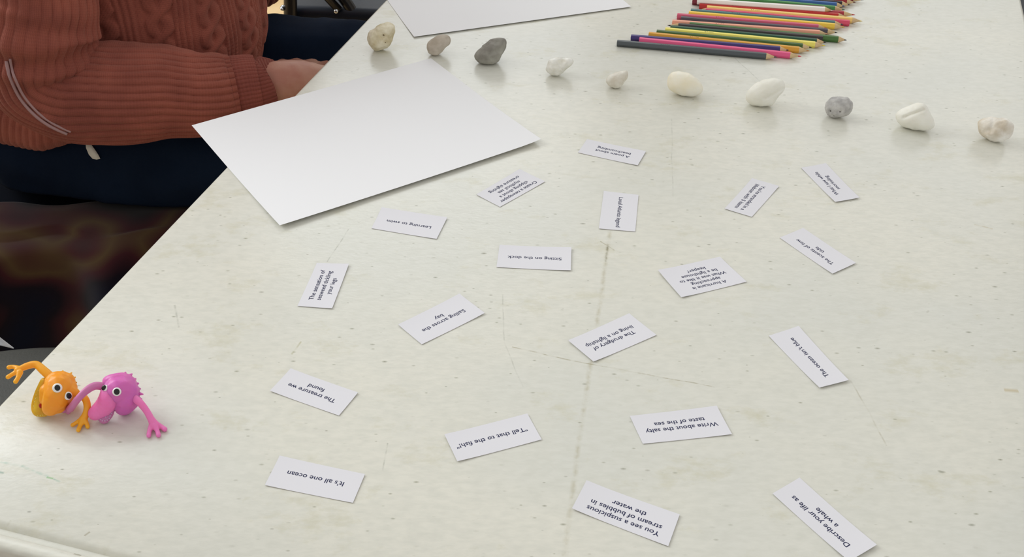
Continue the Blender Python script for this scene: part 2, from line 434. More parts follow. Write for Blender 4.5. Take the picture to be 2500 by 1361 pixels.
# ------------------------------------------------------------------ printed prompt cards
m_ink = mat('printed_ink', (46, 50, 84), rough=.6, spec=.2)
CARDS = [
 ('A poem about\nbeachcombing', 2, [(1433,340),(1577,370),(1557,404),(1411,372)], (1497,371)),
 ('Create a newspaper\nclipping about a\nmythical sea\ncreature sighting', 1, [(1268.6,413.5),(1331,443),(1220.6,504.8),(1163,475)], (1249,459)),
 ('Local Atlantis legend', 1, [(1474,467),(1559,476),(1551,565),(1462,558)], (1512,517.5)),
 ("You're stranded in a\nlifeboat with 5 items", 1, [(1836,436),(1902,455),(1835.5,529.5),(1769,509.5)], (1831,481)),
 ('What I saw while\nsnorkeling', 2, [(2016,399),(2098,484),(2039,494),(1956,409.5)], (2025,446.5)),
 ('Learning to swim', 2, [(932,507),(1092,532),(1066,583.5),(907,557)], (998,547)),
 ('Sitting on the dock', 2, [(1219.6,599),(1395,606),(1393.6,661),(1212,652)], (1305.8,630)),
 ('The scents of low\ntide', 2, [(1961,556.7),(2089.7,643),(2032.6,669),(1903.6,580)], (1995,612)),
 ('A hurricane is\napproaching\nWhat was it like to\nbe a lighthouse\nkeeper?', 1, [(1757.7,628),(1823,688),(1663,727),(1606,662)], (1716,677)),
 ('The sensation of\nseaweed tickling\nyour legs', 3, [(773.5,642.7),(852,645.7),(811,753.5),(726,747)], (792,697)),
 ('Sailing across the\nbay', 1, [(1121.6,719),(1183.5,765.4),(1029.7,841),(972,793.4)], (1078,778)),
 ('The drudgery of\nliving on a lightship', 1, [(1536,765.7),(1603,818),(1449,884),(1387,832.6)], (1494,826)),
 ("The ocean isn't blue", 2, [(1949.5,797),(2071.6,930.5),(2000.6,948),(1876.7,820)], (1975,872)),
 ('The treasure we\nfound', 2, [(709.8,901.3),(874,959.3),(827.4,1014.8),(659,955)], (766,953)),
 ('"Tell that to the fish!"', 1, [(1287.4,1010.4),(1322.6,1073.2),(1116.5,1127.6),(1085,1062.2)], (1201,1069)),
 ('Write about the salty\ntaste of the sea', 1, [(1749.7,992.4),(1787,1061),(1569.6,1083.6),(1537.8,1016.7)], (1662,1037)),
 ("It's all one ocean", 2, [(683,1114),(891,1158.5),(861.5,1228),(646.6,1185)], (770,1168)),
 ('You see a suspicious\nstream of bubbles in\nthe water', 2, [(1431.8,1175.6),(1659.4,1257.3),(1631.6,1334.5),(1396.4,1243.4)], (1528,1256)),
 ('Describe your life as\na whale', 2, [(1951.7,1167.5),(2140,1333.6),(2073,1373),(1886,1205.7)], (2010,1268)),
]
dgc = bpy.context.evaluated_depsgraph_get()
def lettering(text, size):
    cu = bpy.data.curves.new('lettering', 'FONT'); cu.body = text; cu.size = size
    cu.align_x = 'CENTER'; cu.align_y = 'CENTER'; cu.space_line = 1.1; cu.resolution_u = 3; cu.offset = size*.010
    o = bpy.data.objects.new('tmp', cu); COL.objects.link(o)
    dg = bpy.context.evaluated_depsgraph_get(); dg.update()
    me = bpy.data.meshes.new_from_object(o.evaluated_get(dg), depsgraph=dg)
    bpy.data.objects.remove(o); bpy.data.curves.remove(cu)
    me.name = 'lettering'
    return me
for k, (text, st, C4, tc_) in enumerate(CARDS):
    P4 = [at(*C4[(st+i) % 4], TT+.0008) for i in range(4)]       # text TL, TR, BR, BL
    c = sum(P4, Vector())/4
    xd = ((P4[1]-P4[0])+(P4[2]-P4[3])); ang = math.atan2(xd.y, xd.x)
    R = Matrix.Rotation(-ang, 3, 'Z')
    Lc = [R @ (p-c) for p in P4]
    curl = random.uniform(.0003, .0010); side = random.choice((-1, 1)); cu2 = random.uniform(.0002, .0006)
    def zf(x, y, curl=curl, side=side, cu2=cu2):
        return .00025 + curl*abs(x/.031)**2.2*(1.0 if x*side > 0 else .35) + cu2*max(0, -y/.015)**2
    n1, n2 = 16, 6; V, F_ = [], []
    for sd in (0, 1):
        for i in range(n2+1):
            for j in range(n1+1):
                u, t = j/n1, i/n2
                p = Lc[0]*(1-u)*(1-t)+Lc[1]*u*(1-t)+Lc[2]*u*t+Lc[3]*(1-u)*t
                V.append(Vector((p.x, p.y, zf(p.x, p.y)+(.00022 if sd == 0 else 0))))
    m1 = n1+1; o2 = m1*(n2+1)
    for i in range(n2):
        for j in range(n1):
            a = i*m1+j
            F_.append([a, a+m1, a+m1+1, a+1]); F_.append([o2+a, o2+a+1, o2+a+m1+1, o2+a+m1])
    for j in range(n1):
        F_.append([j, j+1, o2+j+1, o2+j]); a = n2*m1+j; F_.append([a+1, a, o2+a, o2+a+1])
    for i in range(n2):
        a = i*m1; F_.append([a+m1, a, o2+a, o2+a+m1]); a += n1; F_.append([a, a+m1, o2+a+m1, o2+a])
    o = mesh('prompt_card', V, F_, m_card); o.data.set_sharp_from_angle(angle=math.radians(30))
    o.location = (c.x, c.y, TT); o.rotation_euler = (0, 0, ang)
    flat = text.replace('\n', ' ').replace('"', '')
    tag(o, 'small white paper card printed with ' + ' '.join(flat.split()[:7]), 'card', 'printed prompt cards spread on the table')
    me = lettering(text, .0056 if len(text.split('\n')) < 5 else .0052)
    tcn = R @ (at(*tc_, TT+.0008)-c)
    for vv in me.vertices:
        x, y = vv.co.x*1.07+tcn.x, vv.co.y*.97+tcn.y
        vv.co = (x, y, zf(x, y)+.00029)
    me.materials.clear(); me.materials.append(m_ink)
    t = bpy.data.objects.new('lettering', me); COL.objects.link(t); t.parent = o

# ------------------------------------------------------------------ stones
def R4(l): return [(860+x/3.571, 20+y/3.571) for x, y in l]
def R5(l): return [(1560+x/2.66, 130+y/2.66) for x, y in l]
ms_cream = mat('stone_cream', (236, 228, 204), rough=.75, var=(204, 190, 154), var_scale=90, bump=.5, bump_scale=260, bump_dist=.0012)
ms_beige = mat('stone_beige', (208, 198, 184), rough=.7, var=(178, 166, 150), var_scale=70, bump=.3, bump_scale=200)
ms_grey = mat('stone_grey', (172, 170, 160), rough=.72, var=(134, 130, 122), var_scale=60, bump=.4, bump_scale=180, bump_dist=.0012)
ms_glass = mat('stone_quartz', (244, 243, 236), rough=.3, sss=.5, sssr=(1, .95, .85), sss_scale=.01, var=(226, 224, 214), var_scale=120, bump=.3)
ms_pale = mat('stone_pale_tan', (240, 237, 226), rough=.5, var=(220, 212, 196), var_scale=110, bump=.2)
ms_white = mat('stone_white', (252, 249, 238), rough=.5, sss=.25, sssr=(1, .9, .7), sss_scale=.006, var=(248, 238, 212), var_scale=38, bump=.15)
ms_white2 = mat('stone_white_cool', (250, 249, 240), rough=.55, sss=.2, sssr=(1, .9, .8), sss_scale=.006, var=(240, 238, 226), var_scale=50, bump=.3)
ms_speck = mat('stone_grey_light', (204, 202, 198), rough=.8, var=(172, 170, 168), var_scale=130, bump=.5, bump_scale=300, bump_dist=.001)
ms_marble = mat('stone_marble', (250, 248, 242), rough=.7, var=(212, 200, 180), var_scale=48, bump=.6, bump_scale=160, bump_dist=.0012)
m_hole = mat('stone_hollow', (112, 98, 72), rough=.9)
m_hole2 = mat('stone_dark_pit', (88, 84, 80), rough=.9)
def stone(label, poly, m, depth, amp=.0008, dents=(), pits=(), ridges=(), sharp=1.0):
    cx = (min(p[0] for p in poly)+max(p[0] for p in poly))/2; cy = (min(p[1] for p in poly)+max(p[1] for p in poly))/2
    NA = 96; prof = []
    Pq = [(x-cx, -(y-cy)) for x, y in poly]
    for i in range(NA):
        t = 2*math.pi*i/NA; dx, dy = math.cos(t), math.sin(t); best = 0
        for (x0, y0), (x1, y1) in zip(Pq, Pq[1:]+Pq[:1]):
            ex, ey = x1-x0, y1-y0; den = dx*ey-dy*ex
            if abs(den) < 1e-9: continue
            tt = (x0*ey-y0*ex)/den; uu = (x0*dy-y0*dx)/den
            if tt > 0 and -1e-6 <= uu <= 1+1e-6: best = max(best, tt)
        prof.append(best)
    for _ in range(3): prof = [(prof[i-1]+2*prof[i]+prof[(i+1) % NA])/4 for i in range(NA)]
    ang = [(0, r) for r in prof]
    def rad(t):
        q = (t/(2*math.pi)*NA) % NA; i = int(q); k = q-i
        return prof[i % NA]*(1-k)+prof[(i+1) % NA]*k
    d = ray(cx, cy).normalized()
    u = CX.copy(); vv = (u.cross(d)).normalized(); u = d.cross(vv).normalized()
    if vv.z < 0: vv = -vv
    bm = bmesh.new(); bmesh.ops.create_icosphere(bm, subdivisions=5, radius=1)
    dirs = [x.co.copy() for x in bm.verts]; F_ = [[x.index for x in fc.verts] for fc in bm.faces]; bm.free()
    rm = sum(r for _, r in ang)/len(ang); seed = Vector((cx*.13, cy*.17, 3.1))
    t = (at(cx, cy, TT+.012)-CAM).length
    for it in range(4):
        s = t*d.dot(CF)/FPX
        c = CAM + d*t; V = []
        for q in dirs:
            r = rad(math.atan2(q.y, q.x))*s
            rr = math.hypot(q.x, q.y)
            rr2 = rr**(.9)
            k = rr2/rr if rr > 1e-6 else 1
            p = u*(q.x*k*r) + vv*(q.y*k*r) - d*(q.z*depth*rm*s)
            p += p.normalized()*(noise.fractal(q*1.7+seed, 1.0, 2.0, 4)*amp)
            for (dx, dy, dr, dd) in dents:
                lx = (p.dot(u)/s+cx-dx); ly = (-p.dot(vv)/s+cy-dy)
                if q.z > 0: p += d*(dd*math.exp(-(lx*lx+ly*ly)/(dr*dr)))
            for (x0, y0, x1, y1, dr, dd) in ridges:
                X_, Y_ = p.dot(u)/s+cx, -p.dot(vv)/s+cy
                L2 = (x1-x0)**2+(y1-y0)**2; tt = max(0, min(1, ((X_-x0)*(x1-x0)+(Y_-y0)*(y1-y0))/L2))
                ds = (X_-x0-tt*(x1-x0))**2+(Y_-y0-tt*(y1-y0))**2
                if q.z > -.1: p += d*(dd*math.exp(-ds/(dr*dr)))
            V.append(c+p)
        zs = sorted(x.z for x in V); low = zs[int(len(zs)*.012)]
        t -= (low-TT)/(d.z)
    V = [Vector((x.x, x.y, max(x.z, TT+.00005))) for x in V]
    base = Vector((c.x, c.y, TT))
    nearb = [x for x in V if x.z < TT+.002]
    if nearb: base = sum(nearb, Vector())/len(nearb); base.z = TT
    o = mesh('stone', V, F_, m, origin=base)
    tag(o, label, 'stone', 'row of beach stones across the table')
    if pits:
        bvh = BVHTree.FromPolygons(V, F_)
        for px, py, pr, pm in pits:
            h, nn, _, _ = bvh.ray_cast(CAM, ray(px, py).normalized())
            if h is None: continue
            Rm = nn.to_track_quat('Z', 'Y').to_matrix()
            g = ball_geo(h, (pr*s, pr*s*.8, pr*s*.22), Rm, 2)
            mesh('hollow', *g, pm, o, world=True)
    return o
stone('cream knobbly stone with a drilled hole, leftmost in the row', R4([(130,260),(140,210),(185,180),(240,150),(300,127),(350,127),(378,145),(372,200),(355,260),(330,320),(300,350),(240,370),(180,360),(145,320)]),
      ms_cream, .85, .0014, dents=[(935, 87, 5, .004), (918, 95, 7, .0015)], pits=[(936, 86, 4.0, m_hole), (941, 104, 1.6, m_hole)], ridges=[(905, 70, 950, 92, 4, .0012)])
stone('smooth pinkish beige oblong stone between cream and grey stones', R4([(645,340),(655,300),(700,265),(740,240),(800,230),(845,240),(862,280),(850,315),(815,340),(780,385),(740,412),(700,412),(660,390)]),
      ms_beige, .85, .0006, dents=[(1098, 95, 5, .0015)])
stone('dark grey pointed stone with a dented top', R4([(1060,420),(1075,390),(1110,355),(1160,310),(1210,275),(1280,258),(1335,262),(1347,295),(1335,340),(1310,400),(1280,450),(1240,485),(1170,490),(1110,470),(1070,445)]),
      ms_grey, .85, .0012, dents=[(1214, 104, 6, .003), (1200, 101, 4, .0015), (1178, 113, 4, .0015)], ridges=[(1195, 130, 1235, 115, 4, .0012)])
stone('translucent white quartz pebble with a hollow ring on top', R4([(1683,530),(1700,500),(1715,450),(1760,432),(1850,430),(1910,435),(1932,460),(1920,490),(1880,520),(1840,560),(1790,590),(1740,585),(1700,560)]),
      ms_glass, .8, .0009, dents=[(1371, 150, 9, .006)], ridges=[(1350, 160, 1385, 160, 3, .001)])
stone('smallest pale tan pebble of the row', R4([(2207,640),(2225,600),(2270,570),(2330,550),(2395,545),(2405,580),(2400,610),(2370,650),(2340,690),(2290,700),(2240,680)]),
      ms_pale, .8, .0006)
stone('smooth oval white stone with a yellowish patch', R5([(182,200),(190,150),(215,122),(260,118),(320,130),(370,160),(410,205),(418,240),(400,265),(350,282),(280,275),(230,255),(195,235)]),
      ms_white, .8, .0004)
stone('large white stone with a notched right side below the pencil tips', R5([(695,280),(710,240),(750,200),(800,175),(870,160),(925,175),(945,215),(935,245),(900,290),(870,340),(800,345),(735,338),(705,315)]),
      ms_white2, .8, .0007, ridges=[(1868, 240, 1912, 216, 3.5, .0022)])
stone('round light grey stone pitted with small dark holes', R5([(1208,360),(1215,320),(1245,290),(1300,280),(1350,290),(1383,320),(1387,360),(1365,395),(1320,415),(1270,420),(1225,400)]),
      ms_speck, .9, .0010, dents=[(2028, 271, 4, .002), (2051, 272, 4, .002)], pits=[(2028, 271, 2.8, m_hole2), (2051, 273, 2.6, m_hole2), (2036, 283, 1.5, m_hole2)])
stone('white wedge shaped stone with a folded crease on top', R5([(1668,400),(1690,375),(1740,345),(1800,325),(1840,325),(1860,340),(1880,380),(1910,440),(1918,470),(1900,495),(1850,503),(1780,495),(1710,475),(1680,440)]),
      ms_white2, .85, .0006, ridges=[(2208, 287, 2252, 268, 3.5, .0026)])
stone('white and tan rough stone, rightmost in the row', R5([(2200,460),(2205,435),(2240,420),(2300,418),(2340,418),(2390,430),(2420,465),(2422,500),(2400,550),(2350,578),(2290,570),(2240,540),(2215,500)]),
      ms_marble, .85, .0014, dents=[(2415, 318, 5, .001), (2448, 322, 5, .001)], ridges=[(2425, 290, 2420, 325, 4, .0012)])

# ------------------------------------------------------------------ coloured pencils
m_wood = mat('pencil_wood', (222, 194, 150), rough=.7, var=(206, 174, 126), var_scale=120)
PR = .0036
mats_p = {}
def pencil(label, body0, body1, tip, rgb, lead=None, lift=0, mark=False, rot0=0.0):
    """body0 -> body1 painted barrel, then the cone to the tip (pixel points on the photograph's pencils)"""
    z = TT+PR*1.0+lift
    a = at(*body0, z); b_ = at(*body1, z); d = (b_-a).normalized(); Lb = (b_-a).length
    tl = max(.010, min(.028, (at(*tip, z)-b_).length))
    root = empty('coloured_pencil', (a.x, a.y, z), math.atan2(d.y, d.x))
    tag(root, label, 'pencil', 'coloured pencils laid side by side')
    key = tuple(rgb)
    if key not in mats_p: mats_p[key] = mat('pencil_paint', rgb, rough=.45)
    n = 6; V, F_ = [], []
    def ring(x, r, n=n, ph=rot0): return [Vector((x, r*math.cos(2*math.pi*(i+.5)/n+ph), r*math.sin(2*math.pi*(i+.5)/n+ph))) for i in range(n)]
    # hexagonal barrel, edges rounded through 18 sides
    def hexring(x, r):
        out = []
        for i in range(24):
            t = 2*math.pi*i/24; s_ = (t % (math.pi/3))-math.pi/6
            rr = r*min(1.0, .90/math.cos(s_)*1.0)
            out.append(Vector((x, rr*math.cos(t), rr*math.sin(t))))
        return out
    def lathe(rings):
        V, F_ = [], []; k = 24
        for rg in rings: V += rg
        for i in range(len(rings)-1):
            for j in range(k):
                F_.append([i*k+j, i*k+(j+1) % k, (i+1)*k+(j+1) % k, (i+1)*k+j])
        F_.append(list(range(k))[::-1]); F_.append([(len(rings)-1)*k+j for j in range(k)])
        return V, F_
    R0 = PR/.93
    bar = lathe([hexring(0, R0*.93), hexring(.0006, R0), hexring(Lb-.0004, R0), hexring(Lb, R0*.97)])
    bo = mesh('barrel', *bar, mats_p[key], root, smooth=True); bo.data.set_sharp_from_angle(angle=math.radians(25))
    cone = lathe([hexring(Lb-.0004, R0*.95)]+[[Vector((Lb+tl*k, R0*(.96-.72*k/.72*1.0)*math.cos(2*math.pi*i/24), R0*(.96-.72*k/.72)*math.sin(2*math.pi*i/24))) for i in range(24)] for k in (.04, .36, .72)])
    mesh('sharpened_wood', *cone, m_wood, root)
    lc = lead or rgb; lk = tuple(lc)+(1,)
    if lk not in mats_p: mats_p[lk] = mat('pencil_lead', lc, rough=.6)
    ld = lathe([[Vector((Lb+tl*k, R0*rr*math.cos(2*math.pi*i/24), R0*rr*math.sin(2*math.pi*i/24))) for i in range(24)] for k, rr in ((.715, .245), (.9, .13), (1.0, .04))])
    mesh('lead', *ld, mats_p[lk], root)
    # end of the barrel: wood and core
    core = lathe([[Vector((x, R0*rr*math.cos(2*math.pi*i/24), R0*rr*math.sin(2*math.pi*i/24))) for i in range(24)] for x, rr in ((-.0002, .3), (.0008, .42))])
    mesh('core', *core, mats_p[lk], root)
    if mark:
        mk = 'imprint'
        if mk not in mats_p: mats_p[mk] = mat('imprint', (70, 56, 38), rough=.4, metal=.2)
        gs = []
        ang = math.radians(128)
        for i in range(5):
            x = Lb*mark+i*.0022
            gs.append(box_geo((x, R0*.905*math.cos(math.radians(90))-.0009+.0003*(i % 2), R0*.905+.00001), (.0012, .0011-.0003*(i % 3), .00008)))
        mesh('imprint', *join_geo(*gs), mats_p['imprint'], root, smooth=False)
    return root
def z3(x, y): return (1480+x/3.788, y/3.788)
def z5(x, y): return (1640+x/5, y/5)
DK = (52, 50, 48)
pencil('dark grey pencil at the near edge of the row', z3(100,398), z3(1478,520), z3(1582,528), (80, 86, 90), (60, 62, 66), mark=.3)
pencil('hot pink pencil beside the dark grey one', z3(305,374), z3(1700,512), z3(1805,520), (236, 92, 142), (214, 60, 84))
pencil('indigo blue pencil just behind the hot pink one', z3(228,348), z3(1605,458), z3(1690,472), (62, 46, 118), (50, 40, 90))
pencil('ochre orange pencil behind the indigo one', z3(392,324), z3(1782,462), z3(1880,476), (226, 164, 50), (190, 130, 70), mark=.28)
pencil('leaf green pencil between ochre and pale yellow', z3(465,304), z3(1815,432), z3(1900,448), (62, 98, 36), DK)
pencil('pale lemon yellow pencil with dark scribble on its barrel', z3(545,282), z3(1930,414), z3(2025,434), (246, 232, 112), (226, 206, 60), mark=.27)
pencil('dark bottle green pencil behind the lemon yellow one', z3(592,262), z3(1945,386), z3(2030,408), (20, 78, 52), DK)
pencil('black pencil lying reversed with its point to the left', z3(2000,360), z3(665,243), z3(572,252), (52, 42, 42), (30, 28, 30))
pencil('moss green pencil with a black point', z3(770,232), z3(2145,364), z3(2222,376), (70, 112, 50), DK)
pencil('peach pencil between the moss green and charcoal grey ones', z3(610,210), z3(1970,308), z3(2045,325), (240, 166, 138), (220, 160, 130), mark=.3)
pencil('charcoal grey pencil behind the peach one', z3(690,178), z3(2045,294), z3(2135,316), (76, 68, 78), DK)
pencil('rose pink pencil with a tan point', z3(655,150), z3(1960,254), z3(2035,270), (212, 88, 118), (200, 110, 110), mark=.28)
pencil('sunny yellow pencil in the middle of the row', z3(762,130), z3(2110,244), z3(2202,268), (246, 206, 70), (220, 180, 60))
pencil('slate teal pencil behind the sunny yellow one', z3(780,108), z3(2112,220), z3(2185,240), (76, 118, 122), (70, 84, 96), mark=.29)
pencil('coral red pencil lying reversed with its point to the left', z3(2248,214), z3(918,102), z3(870,95), (224, 78, 108), (214, 160, 150))
pencil('light golden yellow pencil reaching furthest right', z3(930,78), z3(2272,188), z3(2365,210), (250, 214, 122), (226, 200, 120), mark=.31)
pencil('bright red pencil before the crimson ones', z5(335,80), z5(2030,195), z5(2117,216), (190, 34, 32), (180, 60, 50))
pencil('crimson pencil with a red point', z5(345,45), z5(2095,172), z5(2225,210), (172, 38, 54), (190, 60, 60), mark=.3)
pencil('maroon pencil lying under the white pencil', z5(252,20), z5(1850,112), z5(1940,125), (124, 26, 44))
pencil('white pencil resting on its neighbours', z5(310,14), z5(1865,122), z5(1915,138), (248, 244, 238), (230, 220, 214), lift=.0045)
pencil('grass green pencil behind the white one', z5(450,-38), z5(1990,108), z5(2100,142), (72, 142, 74), (60, 110, 90))
pencil('cobalt blue pencil beside the grass green one', z5(420,-72), z5(2010,66), z5(2090,88), (48, 98, 164), (40, 80, 150))
pencil('near black pencil behind the cobalt blue one', z5(380,-104), z5(2075,50), z5(2150,84), (34, 24, 28), DK)
pencil('deep red pencil with a tan point at the back', z5(400,-140), z5(2135,22), z5(2225,56), (160, 26, 38), (110, 70, 60))
pencil('dark red pencil with a black point at the top of the picture', z5(500,-170), z5(2215,-14), z5(2345,12), (134, 24, 38), DK)

# ------------------------------------------------------------------ rubber monster finger puppets
def Z(x, y, h, r=None):
    p = at(x/4.86, 840+y/4.86, TT+h*.001)
    return (p.x, p.y, p.z) if r is None else (p.x, p.y, p.z, r*.001)
def chainZ(*l): return [Z(*q) for q in l]
m_white = mat('eye_white', (246, 244, 240), rough=.35); m_black = mat('pupil_black', (14, 12, 12), rough=.25)
m_red = mat('mouth_red', (172, 30, 20), rough=.5)
def rubber(name, rgb, var, sc=.006, w_=.55):
    return mat(name, rgb, rough=.42, sss=w_, sssr=(1, .7, .5), sss_scale=sc, var=var, var_scale=60, bump=.15, bump_scale=900, bump_dist=.0004)
def toy(root, body, m_body, limbs, jaw, m_jaw, teeth, m_tooth, eyes, spikes):
    bg = blob_mesh(body[0], .0007, 5)
    cp = lambda g: ([Vector((p.x, p.y, max(p.z, TT+.0001))) for p in g[0]], g[1])
    bg = cp(bg); bvh = BVHTree.FromPolygons(*bg)
    mesh('body', *bg, m_body, root, world=True)
    for l, ml in limbs:
        o = mesh('arm', *cp(blob_mesh(l, .0005, 3)), ml, root, world=True)
    jg = cp(blob_mesh(jaw, .0005, 4)); jb = BVHTree.FromPolygons(*jg)
    mesh('lower_jaw', *jg, m_jaw, root, world=True)
    for x, y, r in teeth:
        d = ray(x/4.86, 840+y/4.86).normalized()
        h = jb.ray_cast(CAM, d)[0] or bvh.ray_cast(CAM, d)[0]
        if h is None: continue
        mesh('tooth', *ball_geo(h, (r*.001, r*.001, r*.0013), None, 1), m_tooth, root, world=True)
    for x, y, r, pr, ox, oy in eyes:
        d = ray(x/4.86, 840+y/4.86).normalized(); h, nn, _, _ = bvh.ray_cast(CAM, d)
        if h is None: h, nn = Vector(Z(x, y, 20)), -d
        nn = (nn*.6-d*.4).normalized()
        R = nn.to_track_quat('Z', 'Y').to_matrix()
        e = mesh('eye', *ball_geo(h, (r*.001, r*.001, r*.0005), R, 3), m_white, root, world=True)
        R_ = R @ Vector((ox*.001, oy*.001, r*.0005))
        c = h + R_
        inv = wmat(root).inverted()
        mesh('pupil', *(lambda g: ([inv @ p for p in g[0]], g[1]))(ball_geo(c, (pr*.001, pr*.00115, pr*.00028), R, 3)), m_black, e)
    for x, y, z_, r, dx, dy in spikes:
        a = Vector(Z(x, y, z_)); b_ = Vector(Z(x+dx, y+dy, z_))
        mesh('spike', *tube_geo(a-(b_-a)*.2, b_+(b_-a)*.35, r*.0013, 8, r*.0003), m_body, root, world=True)

m_or = rubber('orange_rubber', (255, 156, 26), (255, 166, 30)); m_oy = rubber('amber_rubber', (255, 176, 34), (255, 166, 26))
m_yj = rubber('yellow_rubber', (222, 178, 24), (214, 160, 20)); m_ty = rubber('pale_yellow_rubber', (250, 226, 110), (248, 220, 90))
m_pk = rubber('magenta_rubber', (214, 104, 190), (222, 110, 186)); m_pa = rubber('pink_rubber', (250, 130, 196), (246, 122, 190))
m_pj = rubber('rose_rubber', (206, 128, 178), (198, 118, 170)); m_tp = rubber('pale_pink_rubber', (238, 190, 222), (234, 180, 214))
t1 = tag(empty('monster_finger_puppet', Z(760, 700, 0)), 'orange rubber monster finger puppet waving one arm over the table edge', 'toy')
toy(t1, [[chainZ((640, 455, 22, 6.5), (700, 430, 22, 7), (790, 440, 21, 6.0)), chainZ((700, 520, 21, 10), (680, 620, 18, 9.5), (620, 720, 12.5, 7.2), (600, 760, 10, 6.0)),
          chainZ((760, 560, 18, 8.5), (760, 640, 12, 7.5), (760, 640, 8, 8)), chainZ((800, 560, 19, 6), (900, 580, 18, 3.0)), chainZ((620, 700, 12, 7), (690, 740, 10, 5.5)),
          chainZ((560, 560, 18, 5.5), (570, 660, 13, 6)), chainZ((820, 450, 20, 4.5), (845, 520, 19, 4.5))]], m_or,
    [([chainZ((620, 410, 22, 3.4), (520, 320, 25, 3.2), (430, 248, 27, 2.8), (330, 262, 27, 2.6), (240, 300, 27, 2.3), (215, 315, 27, 2.8)),
       chainZ((240, 300, 27, 2.2), (160, 275, 27, 1.6), (105, 280, 27, 1.7)), chainZ((220, 325, 27, 2.2), (150, 360, 26, 1.6), (95, 395, 26, 1.7)), chainZ((235, 340, 27, 2.4), (215, 400, 26, 1.7), (185, 450, 25, 1.7))], m_oy),
     ([chainZ((900, 590, 15, 2.6), (1000, 640, 15, 2.6), (1035, 730, 12, 2.6), (1020, 830, 7, 2.5), (985, 900, 4, 3.0)),
       chainZ((975, 895, 4, 2.2), (910, 935, 3, 1.5), (860, 965, 2, 1.5)), chainZ((980, 910, 4, 2.4), (950, 975, 2.5, 1.6), (930, 1025, 1.8, 1.6)), chainZ((1000, 910, 4, 2.4), (1030, 950, 2.6, 1.6), (1040, 985, 1.8, 1.6))], m_oy)],
    [chainZ((525, 450, 20, 3.0), (460, 600, 13, 3.2), (420, 740, 6, 3.0), (440, 820, 4, 2.6), (540, 830, 4, 2.2)), chainZ((545, 520, 16, 4.5), (500, 660, 10, 5), (480, 770, 6, 4.5))], m_yj,
    [(455, 560, .5), (432, 610, .5), (425, 650, .5), (412, 690, .5), (405, 740, .5), (450, 855, .5), (480, 850, .55), (510, 845, .5), (545, 835, .5)], m_ty,
    [(680, 525, 3.3, 1.85, 0, 0), (808, 618, 2.9, 1.85, 0, 0)],
    [(820, 375, 21, 1.2, 25, -25), (860, 420, 20, 1.2, 28, -20), (878, 470, 20, 1.2, 26, -10), (740, 350, 22, 1.2, 5, -25), (885, 520, 19, 1.0, 25, -5)])


mesh('mouth_mark', *ball_geo(Vector(Z(480, 738, 12.2)), (.0010, .0012, .0020)), m_red, t1, world=True)
t2 = tag(empty('monster_finger_puppet', Z(1480, 800, 0)), 'magenta pink rubber monster finger puppet resting an arm on the orange one', 'toy')
toy(t2, [[chainZ((1290, 450, 22, 4.6), (1350, 460, 22, 6.5), (1450, 450, 21, 6.8), (1530, 470, 20, 5.5)), chainZ((1400, 560, 20, 10), (1480, 560, 18, 10), (1490, 660, 13, 9.5), (1470, 730, 7, 7.5)),
          chainZ((1300, 560, 20, 6), (1300, 630, 18, 6)), chainZ((1330, 660, 15, 6), (1340, 690, 13, 6)), chainZ((1560, 560, 17, 6), (1560, 680, 11, 6))]], m_pk,
    [([chainZ((1250, 515, 21, 3.0), (1130, 500, 25, 2.9), (1020, 560, 26, 2.7), (930, 650, 23, 2.5), (870, 725, 15, 2.6), (835, 770, 9, 2.8)),
       chainZ((850, 740, 11, 2.2), (790, 775, 6, 1.5), (755, 800, 4, 1.5)), chainZ((840, 760, 9, 2.2), (810, 815, 3, 1.6))], m_pj),
     ([chainZ((1570, 630, 16, 3.0), (1660, 700, 15, 2.7), (1740, 800, 11, 2.5), (1790, 890, 7, 2.6), (1825, 950, 4, 3.2)),
       chainZ((1810, 950, 4, 2.4), (1775, 1030, 2.5, 1.7), (1765, 1090, 1.8, 1.7)), chainZ((1830, 965, 4, 2.6), (1865, 1030, 2.5, 1.7), (1880, 1085, 1.8, 1.8)), chainZ((1840, 950, 4, 2.6), (1900, 975, 2.6, 1.7), (1955, 1015, 1.8, 1.9))], m_pa)],
    [chainZ((1330, 730, 11, 3.0), (1290, 830, 6, 3.4), (1235, 890, 4, 3.8)), chainZ((1280, 790, 8, 4), (1215, 870, 4.5, 3.6))], m_pj,
    [(1345, 755, .6), (1335, 790, .6), (1320, 825, .6), (1305, 855, .6), (1290, 800, .55), (1270, 835, .55), (1255, 870, .55), (1190, 900, .55), (1215, 915, .55), (1245, 915, .55), (1270, 905, .55), (1295, 885, .55)], m_tp,
    [(1250, 528, 2.5, 1.7, -.5, 0), (1386, 570, 3.0, 1.9, 0, 0)],
    [(1570, 430, 19, 1.6, 35, -12), (1600, 480, 18, 1.6, 38, -8), (1615, 535, 17, 1.6, 42, 0), (1630, 590, 15, 1.6, 52, 8), (1620, 640, 13, 1.6, 48, 14), (1535, 385, 20, 1.6, 25, -22), (1480, 365, 21, 1.5, 8, -22)])

mesh('snout', *blob_mesh([chainZ((1290, 600, 20, 6.2), (1285, 660, 17.5, 7.0), (1240, 740, 12.5, 7.0), (1165, 805, 8.6, 6.0), (1132, 826, 7.4, 5.2)), chainZ((1290, 640, 17, 6), (1310, 700, 13, 6))], .0005, 4), m_pa, t2, world=True)
